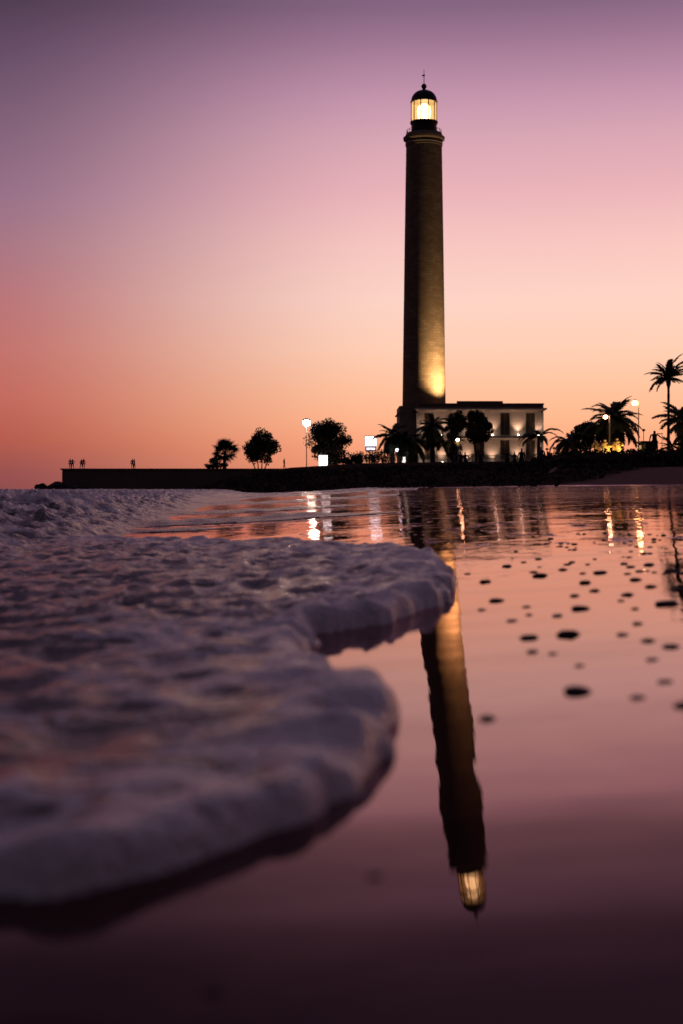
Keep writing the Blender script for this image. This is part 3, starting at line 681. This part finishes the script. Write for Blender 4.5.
# ------------------------------------------------------------------ lamps and signs
def street_lamp(px, py, D, mat, rad, label, base, polepx=None, poleR=.08, power=0, col=(1, .8, .6), name='street_lamp', group='street lamps along the shore'):
    ppx = polepx if polepx is not None else px
    x = PX(ppx, D); t = tag(empty(name, (x, D, base)), label, 'street lamp', group); h = PZ(py, D) - base; dx = PX(px, D) - x
    b = MB(); b.lathe([(poleR * 2.2, -.3), (poleR * 2.2, .25), (poleR * 1.3, .32), (poleR, h * .5), (poleR * .75, h + (0.15 if dx else -rad * .9))], 10); b.build('pole', M['pole'], t)
    if dx:
        b = MB(); b.tube([(0, 0, h + .05), (dx * .4, 0, h + .28), (dx - math.copysign(rad * .5, dx), 0, h + .26)], [.05, .045, .04], 8); b.build('arm', M['pole'], t)
    b = MB(); b.lathe([(rad * .5, h + rad * .8), (rad * 1.1, h + rad * .7), (rad * 1.0, h + rad * .95), (rad * .3, h + rad * 1.25)], 14, (dx, 0, 0)); b.build('lamp_cap', M['iron'], t)
    b = MB(); b.ball((dx, 0, h), rad, 1, 1, .85); b.build('lamp_globe', mat, t, True); return t
street_lamp(306.5, 423, 277, M['lampw'], .72, 'brightest white lamp on a slim pole, left of the rounded tree', TOPW)
street_lamp(605.5, 417, 150, M['lampv'], .22, 'pinkish lamp on a gold lit pole before the wide palm', on(605, 150)[2], 609.6)
street_lamp(634.8, 403, 150, M['lampo'], .28, 'tallest warm lamp on a thin pole right of the wide palm', on(634, 150)[2], 638.6, .06)
street_lamp(397.5, 450, 203, M['lamps'], .28, 'small bluish white lamp among palms left of the lighthouse', on(397, 203)[2], None, .05)
street_lamp(457.6, 439.8, 201, M['lampv'], .22, 'pinkish white lamp before the house between dark trees', on(457, 201)[2], None, .05)
def post(px, py, D, label):
    x, y, z = on(px, D); t = tag(empty('lamp_post', (x, y, z)), label, 'lamp post', 'unlit lamp posts'); h = PZ(py, D) - z
    b = MB(); b.lathe([(.09, -.3), (.09, .2), (.045, .3), (.035, h - .15)], 8); b.build('pole', M['iron'], t)
    b = MB(); b.lathe([(.05, h - .15), (.16, h - .1), (.2, h + .05), (.05, h + .12)], 10); b.build('lamp_head', M['iron'], t)
post(643.6, 430, 150, 'thin unlit post with knob rising behind the kiosk roof')
post(547, 449, 165, 'short dark post at the left end of the pale picket fence')
post(554, 448, 165, 'short dark post just left of the low drooping palm')
x, y, z = on(662, 160); t = tag(empty('lamp_post', (x, y, z)), 'unlit post with flat head behind the standing person', 'lamp post', 'unlit lamp posts'); h = PZ(434, 160) - z
b = MB(); b.tube([(0, 0, -.3), (0, 0, h)], .03, 8); b.build('pole', M['iron'], t)
b = MB(); b.box(-.55, .1, -.12, .12, h, h + .08); b.build('lamp_head', M['iron'], t)

# advertising light box on the promenade
DA = 267; t = tag(empty('light_box', (PX(323.2, DA), DA, TOPW)), 'blank white light box standing under the tall rounded tree', 'lit sign')
wv = 4.3 * DA / F; z1 = PZ(455.3, DA) - TOPW
b = MB()
for a in ((-wv - .1, -wv, 0, z1 + .1), (wv, wv + .1, 0, z1 + .1), (-wv, wv, z1, z1 + .1), (-wv, wv, 0, .22)): b.box(a[0], a[1], -.12, .12, a[2], a[3])
b.build('frame', M['iron'], t); b = MB(); b.box(-wv, wv, -.09, .09, .22, z1); b.build('screen', M['signw'], t)
# double billboard
DB = 214; bz = on(370.5, DB)[2]; t = tag(empty('billboard', (PX(370.7, DB), DB, bz)), 'lit billboard with white upper panel and lilac lower panel on posts', 'billboard'); q = DB / F
def bzz(py): return PZ(py, DB) - bz
b = MB(); b.box(-5.6*q, 5.6*q, -.08, .08, bzz(446), bzz(436.6)); b.build('upper_screen', M['signw'], t)
b = MB(); b.box(-4.4*q, 4.4*q, -.08, .08, bzz(450.0), bzz(447.6)); b.build('lower_screen', M['signl'], t)
b = MB()
for (a0, a1, c0, c1) in ((-6.2*q, -5.6*q, 446, 436), (5.6*q, 6.2*q, 446, 436), (-5.6*q, 5.6*q, 436.6, 435.8), (-5.4*q, 5.4*q, 447.6, 446), (-5.4*q, -4.4*q, 450, 447.6), (4.4*q, 5.4*q, 450, 447.6), (-5.4*q, 5.4*q, 451.2, 450)):
    b.box(a0, a1, -.1, .1, bzz(c0), bzz(c1))
b.build('frame', M['iron'], t)
for sx in (-1.2, 1.8):
    b = MB(); b.box(sx*q - .06, sx*q + .06, -.06, .06, -.3, bzz(451.2)); b.build('post', M['iron'], t)
# lit totem
DL = 204; t = tag(empty('light_totem', on(403.8, DL)), 'narrow cream lit totem at the foot of the lighthouse', 'lit sign'); lzb = on(403.8, DL)[2]
b = MB(); b.box(-.24, .24, -.09, .09, max(.1, PZ(466, DL) - lzb), PZ(457, DL) - lzb); b.build('screen', M['signc'], t)
b = MB(); b.box(-.3, .3, -.12, .12, -.2, max(.097, PZ(466, DL) - lzb - .003)); b.box(-.3, -.242, -.1, .1, .1, PZ(456.6, DL) - lzb); b.box(.242, .3, -.1, .1, .1, PZ(456.6, DL) - lzb); b.build('frame', M['iron'], t)

# ------------------------------------------------------------------ fences, kiosk, statues, lit wall
def fence(px0, px1, D, top_py, label, step=.28, base_py=None):
    x0, x1 = PX(px0, D), PX(px1, D); z = Z((x0 + x1) / 2, D) if base_py is None else PZ(base_py, D)
    t = tag(empty('fence', (x0, D, z)), label, 'fence', 'pale fences'); L = x1 - x0; h = PZ(top_py, D) - z
    b = MB(); x = 0.1
    while x < L: b.box(x - .05, x + .05, -.02, .02, .08, h); x += step
    b.build('pickets', M['fence'], t)
    b = MB(); b.box(0, L, .022, .06, h * .3, h * .3 + .08); b.box(0, L, .022, .06, h * .85, h * .85 + .08); b.build('rails', M['fence'], t)
    n = max(2, int(L / 3))
    for k in range(n + 1):
        b = MB(); b.box(k * L / n - .08, k * L / n + .08, .062, .2, -.2, h + .12); b.build('post', M['wood'], t)
fence(424, 544, 212, 454.5, 'long pale picket fence in front of the lit house')
fence(548, 592, 163, 452.3, 'pale picket fence right of the house behind the low palm')
def statue(px, D, py0, py1, label, seed, lit):
    x, y = PX(px, D), D; z = max(PZ(py1, D) - .25, Z(x, y) + .35); h = PZ(py0, D) - z
    t = tag(empty('statue', (x, y, Z(x, y))), label, 'statue', 'floodlit golden statues'); dz = z - Z(x, y)
    b = MB(); b.box(-.5, .5, -.4, .4, -.3, dz + .001); b.build('plinth', M['stone'], t)
    rr = random.Random(seed); n = 20; prof = [(.46, 0), (.50, .1), (.44, .35), (.40, .55), (.42, .7), (.36, .79), (.16, .84), (.13, .87), (.19, .92), (.17, .97), (.04, 1.0)]
    vs = []; fs = []
    for r, u in prof:
        for k in range(n):
            a = 2 * math.pi * k / n; fold = 1 + (.13 * math.sin(5 * a + seed) if u < .75 else 0) * (1 - u * .6)
            lean = .1 * math.sin(u * 3 + seed)
            vs.append((r * 1.1 * h / 2.1 * fold * math.cos(a) + lean, r * .75 * h / 2.1 * fold * math.sin(a), dz + .002 + u * h))
    for i in range(len(prof) - 1):
        for k in range(n): k2 = (k + 1) % n; fs.append((i*n+k, i*n+k2, (i+1)*n+k2, (i+1)*n+k))
    fs.append(tuple((len(prof)-1)*n + k for k in range(n)))
    b = MB(); b.add(vs, fs); b.tube([(-.42, -.1, dz + h * .74), (-.5, -.3, dz + h * .55), (-.15, -.45, dz + h * .5)], [.13, .11, .07], 8); b.tube([(.42, -.1, dz + h * .74), (.5, -.3, dz + h * .55), (.12, -.46, dz + h * .53)], [.13, .11, .07], 8)
    b.build('robed_figure', M['gold'], t, True)
    if lit:
        for sx in lit[1]:
            b = MB(); b.box(sx - .1, sx + .1, -1.35, -1.15, dz - .15, dz + .02); b.build('ground_spotlight', M['iron'], t)
            l = bpy.data.lights.new('statue_spot', 'SPOT'); l.energy = lit[0]; l.color = (1, .62, .2); l.spot_size = R(80); l.spot_blend = .8; l.shadow_soft_size = .08
            o = bpy.data.objects.new('statue_spot', l); COL.objects.link(o); o.parent = t; o.location = (sx, -1.25, dz + .2); o.rotation_euler = (Vector((0, 0, dz + h * .5)) - Vector(o.location)).to_track_quat('-Z', 'Y').to_euler()
statue(596.5, 146, 441, 458, 'dimmest golden statue, leftmost of the three under the wide palm', 1, (25, [0]))
statue(605.8, 145, 439.5, 458, 'bright golden robed statue in the middle, at the gold lit pole', 2, (210, [.5]))
statue(617.3, 145, 438, 457.5, 'brightest golden statue, rightmost of the three under the wide palm', 3, (300, [.75]))
# kiosk
kx, ky, kz = on(648, 142); t = tag(empty('kiosk', (kx, ky, kz)), 'small flat roofed kiosk behind the hedge left of the standing person', 'kiosk'); q = 142 / F
def kzz(py): return PZ(py, 142) - kz
b = MB(); b.box(-8.5*q, 8*q, -1.0, 1.6, kzz(443), kzz(441.3)); b.build('roof', M['iron'], t)
b = MB(); b.box(-3.5*q, 7*q, -.6, 1.3, -.2, kzz(443) - .002); b.box(-7*q, -3.5*q - .002, 1.2, 1.3, -.2, kzz(443) - .002); b.build('wall', M['shutter'], t)
b = MB(); b.box(-6.4*q, -4.2*q, 1.13, 1.196, kzz(455), kzz(445)); b.build('lit_window', M['warmwin'], t)
for sx in (-7.8, 7.5):
    b = MB(); b.box(sx*q - .05, sx*q + .05, -.9, -.8, -.2, kzz(443) - .002); b.build('post', M['iron'], t)
# lit garden wall at the right edge
gx, gy, gz = on(690, 172); t = tag(empty('garden_wall', (gx, gy, gz)), 'tan wall with upright posts at the right edge behind the palms', 'wall'); q = 172 / F
b = MB(); b.box(-11.5*q, 30*q, 0, .3, -.3, PZ(431.5, 172) - gz); b.build('panel', M['board'], t)
for k in range(14):
    b = MB(); b.box((-11.5 + k*3.1)*q - .06, (-11.5 + k*3.1)*q + .06, -.12, -.002, -.3, PZ(430.5, 172) - gz); b.build('post', M['wood'], t)
spotup('garden_wall_lamp', .2, -.9, PZ(452, 172) - gz, t, 130, (1, .6, .25), R(150), R(30), 1, .1)
b = MB(); b.box(0, .4, -1.05, -.75, PZ(452, 172) - gz - .4, PZ(452, 172) - gz - .15); b.build('ground_light', M['iron'], t)
# tan board on the bank
bx, by = PX(553, 99), 99; b = MB()
for k in range(9):
    u = k / 8; w_ = .10 * math.sin(math.pi * (.08 + .84 * u))**.6
    b.v += [(-.34 + .68 * u, -w_, .03 + .05 * (2*u-1)**2), (-.34 + .68 * u, w_, .03 + .05 * (2*u-1)**2), (-.34 + .68 * u, -w_, -.03 + .05 * (2*u-1)**2), (-.34 + .68 * u, w_, -.03 + .05 * (2*u-1)**2)]
for k in range(8):
    a, c = k * 4, k * 4 + 4
    for f in ((a, a+1, c+1, c), (a+2, c+2, c+3, a+3), (a, c, c+2, a+2), (a+1, a+3, c+3, c+1)): b.f.append(f); b.m.append(0)
b.f += [(0, 2, 3, 1), (32, 33, 35, 34)]; b.m += [0, 0]
o = b.build('paddle_board', M['board']); o.location = (bx, by, Z(bx, by) + .62); o.rotation_euler = (R(70), R(-32), 0)
tag(o, 'short tan board lying tilted on the dark bank by the hedge', 'board')

# ------------------------------------------------------------------ people
def person_mesh(arms, stance, shirt, legs, seed, coat=False):
    P = [(0,0,.95,.125),(0,0,1.12,.118),(0,-.01,1.32,.145),(0,0,1.44,.105),(0,-.005,1.52,.055),(0,-.015,1.60,.078),(0,-.01,1.69,.093),(0,0,1.76,.06)]
    E = [(i, i + 1) for i in range(7)]
    P.append((0,-.105,1.65,.016)); E.append((6, 8))               # nose
    for s, (f, w) in zip((-1, 1), stance):
        i = len(P); P += [(s*.10, 0, .90, .095),(s*(.10+w*.5), -f*.45, .50, .066),(s*(.10+w), -f*.9+.04*abs(f), .10, .044),(s*(.11+w), -f*.9-.03, .045, .042),(s*(.13+w), -f*.9-.17, .03, .032)]
        E += [(0, i), (i, i+1), (i+1, i+2), (i+2, i+3), (i+3, i+4)]
    for s, (el, wr) in zip((-1, 1), arms):
        i = len(P); P += [(s*.18, 0, 1.42, .062), (s*el[0], el[1], el[2], .046), (s*wr[0], wr[1], wr[2], .032), (s*wr[0]*1.01, wr[1]-.03, wr[2]-.08, .034), (s*wr[0], wr[1]-.05, wr[2]-.15, .018), (s*(wr[0]-.035), wr[1]-.06, wr[2]-.085, .012)]
        E += [(3, i), (i, i+1), (i+1, i+2), (i+2, i+3), (i+3, i+4), (i+3, i+5)]
    me = bpy.data.meshes.new('tmp'); me.from_pydata([p[:3] for p in P], E, [])
    o = bpy.data.objects.new('tmp', me); COL.objects.link(o)
    m = o.modifiers.new('s', 'SKIN'); o.modifiers.new('d', 'SUBSURF').levels = 1
    for v, p in zip(me.skin_vertices[0].data, P): v.radius = (p[3], p[3] * .85)
    me.skin_vertices[0].data[0].use_root = True
    dg = bpy.context.evaluated_depsgraph_get(); ev = bpy.data.meshes.new_from_object(o.evaluated_get(dg)); ev.name = 'person'
    bpy.data.objects.remove(o); bpy.data.meshes.remove(me)
    ev.materials.clear()
    for q in ('skin', shirt, legs, 'hair'): ev.materials.append(M[q])
    for p in ev.polygons:
        c = p.center; p.use_smooth = True
        p.material_index = (3 if (c.z > 1.70 or (c.z > 1.6 and c.y > .03)) else 0) if c.z > 1.5 else 1 if (c.z > (.55 if coat else .92) and not (abs(c.x) > .2 and c.z < 1.1)) else 0 if (abs(c.x) > .26 and c.z < 1.1 and c.z > .6) else 2
    return ev
HANG = ((.24, .02, 1.14), (.25, -.04, .90)); HIP = ((.36, .06, 1.17), (.19, -.03, 1.00)); UP = ((.25, -.18, 1.22), (.10, -.30, 1.42)); OUT = ((.34, -.05, 1.20), (.50, -.12, 1.15))
PM = [person_mesh((HANG, HANG), ((0, .03), (.06, .03)), 'cloth_dark', 'cloth_dark', 1),
      person_mesh((UP, UP), ((.1, .03), (-.06, .03)), 'cloth_grey', 'cloth_dark', 2),
      person_mesh((HIP, HANG), ((.18, .02), (-.16, .02)), 'cloth_blue', 'cloth_dark', 3),
      person_mesh((OUT, HANG), ((.05, .06), (0, .04)), 'cloth_dark', 'cloth_grey', 4, True),
      person_mesh((HIP, HIP), ((0, .05), (0, .05)), 'cloth_dark', 'cloth_dark', 5)]
def person(px, D, kind, rz, label, group, sc=1.0, z=None, wd=1.0):
    o = link('person', PM[kind]); x = PX(px, D); o.location = (x, D, (Z(x, D) if z is None else z) - .01); o.rotation_euler = (0, 0, R(rz)); o.scale = (sc * wd, sc * wd, sc)
    tag(o, label, 'person', group)
g1, g2 = 'people standing on the seawall', 'people on the bank before the house'
for px, k, rz, lab, s in ((70.2, 0, 170, 'leftmost person on the seawall, standing upright in dark clothes', 1.0), (72.6, 4, 200, 'person shoulder to shoulder with the leftmost person on the seawall', .98),
    (81.3, 2, 150, 'left one of the second pair standing on the seawall', .96), (83.6, 0, 190, 'right one of the second pair standing on the seawall', 1.02),
    (132.3, 0, 180, 'left one of the couple standing alone mid seawall', 1.0), (134.4, 1, -60, 'person with raised arms in the couple mid seawall', .98),
    (284.2, 2, 80, 'person walking on the seawall between bushy tree and white lamp', 1.05)):
    person(px, 266.5, k, rz, lab, g1, s * 1.06, TOPW, 1.25)
for px, D, k, rz, lab, s in ((521.5, 107, 0, 20, 'person in dark clothes left of the blue shirted one', 1.0), (541.2, 107, 2, -20, 'person in blue top before the right house corner', 1.08),
    (507.2, 126, 4, 160, 'person with hands on hips by the fence before the house', 1.0), (514.8, 127, 0, 200, 'smaller upright person beside the hands on hips one', .92), (460.5, 127, 0, 170, 'person by the fence right of the slender young palm', 1.0), (465.2, 127.5, 2, 190, 'person mid stride under the tallest dark tree', .98), (481, 124, 3, 150, 'person with one arm out below the tallest dark tree', .95)):
    person(px, D, k, rz, lab, g2, s, None, 1.15)
person(654.6, 122, 3, 180, 'person standing above the hedge at right, one arm held out', 'person above the hedge', 1.12, None, 1.5)

# ------------------------------------------------------------------ sky, sun, camera
w = bpy.data.worlds.new('World'); scene.world = w; w.use_nodes = True; nt = w.node_tree; nt.nodes.clear()
out = N(nt, 'OutputWorld'); bg = N(nt, 'Background'); nt.links.new(bg.outputs[0], out.inputs[0])
SUN_AZ = R(24)    # to the right of the view direction, sun just at the horizon
sky = N(nt, 'TexSky', sky_type='NISHITA'); sky.sun_disc = False; sky.sun_elevation = R(0.6); sky.sun_rotation = SUN_AZ
tc = N(nt, 'TexCoord'); sep = N(nt, 'SeparateXYZ'); nt.links.new(tc.outputs['Generated'], sep.inputs[0]); dx, dy, dz = sep.outputs
def ramp(stops):
    r = N(nt, 'ValToRGB'); r.color_ramp.interpolation = 'EASE' if False else 'LINEAR'
    S(nt, r.inputs[0], math_(nt, 'MULTIPLY', dz, 1.0, True))
    e = r.color_ramp.elements
    while len(e) < len(stops): e.new(.5)
    for q, (p_, c) in zip(e, stops): q.position = p_; q.color = (*c, 1)
    return r.outputs[0]
front = ramp([(0, (.82,.28,.155)), (.0274, (.92,.355,.205)), (.048, (.97,.455,.268)), (.07, (.965,.525,.34)), (.097, (.965,.60,.45)), (.1315, (.95,.635,.55)), (.172, (.90,.54,.515)), (.205, (.80,.435,.475)), (.238, (.67,.37,.445)), (.264, (.545,.29,.405)), (.301, (.33,.17,.275)), (.322, (.215,.118,.205)), (.42, (.29,.165,.29)), (.65, (.17,.11,.185)), (1, (.055,.038,.065))])
side = ramp([(0, (.25,.068,.075)), (.0134, (.30,.075,.078)), (.0344, (.43,.094,.074)), (.0625, (.51,.125,.105)), (.097, (.51,.152,.142)), (.1315, (.455,.158,.178)), (.165, (.37,.165,.215)), (.199, (.29,.148,.232)), (.264, (.158,.086,.148)), (.289, (.116,.062,.118)), (.319, (.066,.035,.068)), (.42, (.12,.08,.135)), (.65, (.09,.062,.10)), (1, (.055,.038,.065))])
back = ramp([(0, (.020,.010,.012)), (.1, (.022,.013,.018)), (.3, (.022,.014,.024)), (.65, (.028,.019,.034)), (1, (.055,.038,.065))])
AZ0 = R(9)
ang = math_(nt, 'ARCTAN2', dx, dy); dev = math_(nt, 'ABSOLUTE', math_(nt, 'SUBTRACT', ang, AZ0))
f1 = maprange(nt, dev, R(6.0), R(24), 0, 1, True); f2 = maprange(nt, dev, R(32), R(110), 0, 1, True)
c = mixc(nt, f2, mixc(nt, f1, front, side), back)
add = N(nt, 'Mix', data_type='RGBA', blend_type='ADD'); add.inputs['Factor'].default_value = 1; S(nt, add.inputs[6], c)
sc_ = N(nt, 'Mix', data_type='RGBA', blend_type='MULTIPLY'); sc_.inputs['Factor'].default_value = 1; S(nt, sc_.inputs[6], sky.outputs[0]); sc_.inputs[7].default_value = (.012, .010, .012, 1)
S(nt, add.inputs[7], sc_.outputs[2]); nt.links.new(add.outputs[2], bg.inputs['Color']); bg.inputs['Strength'].default_value = 1.0

sl = bpy.data.lights.new('sun', 'SUN'); sl.energy = .12; sl.color = (1, .55, .35); sl.angle = R(4)
so = bpy.data.objects.new('sun', sl); COL.objects.link(so)
sd_ = Vector((math.sin(SUN_AZ) * math.cos(R(.6)), math.cos(SUN_AZ) * math.cos(R(.6)), math.sin(R(.6))))
so.rotation_euler = (-sd_).to_track_quat('-Z', 'Y').to_euler()

cam = bpy.data.cameras.new('camera'); co = bpy.data.objects.new('camera', cam); COL.objects.link(co)
co.location = (0, 0, CAMH); co.rotation_euler = (R(90), 0, 0)
cam.sensor_fit = 'VERTICAL'; cam.sensor_height = 36; cam.sensor_width = 24; cam.lens = 36 * F / 1024
cam.shift_y = -(512 - HY) / 1024; cam.clip_start = .02; cam.clip_end = 20000
cam.dof.use_dof = True; cam.dof.focus_distance = 20; cam.dof.aperture_fstop = 4.0
scene.camera = co
scene.render.engine = 'CYCLES'
scene.cycles.use_denoising = True
try: scene.cycles.denoiser = 'OPENIMAGEDENOISE'
except Exception: pass
scene.cycles.max_bounces = 6; scene.cycles.sample_clamp_indirect = 12
scene.view_settings.view_transform = 'Standard'; scene.view_settings.look = 'None'
scene.view_settings.exposure = 0; scene.view_settings.gamma = 1
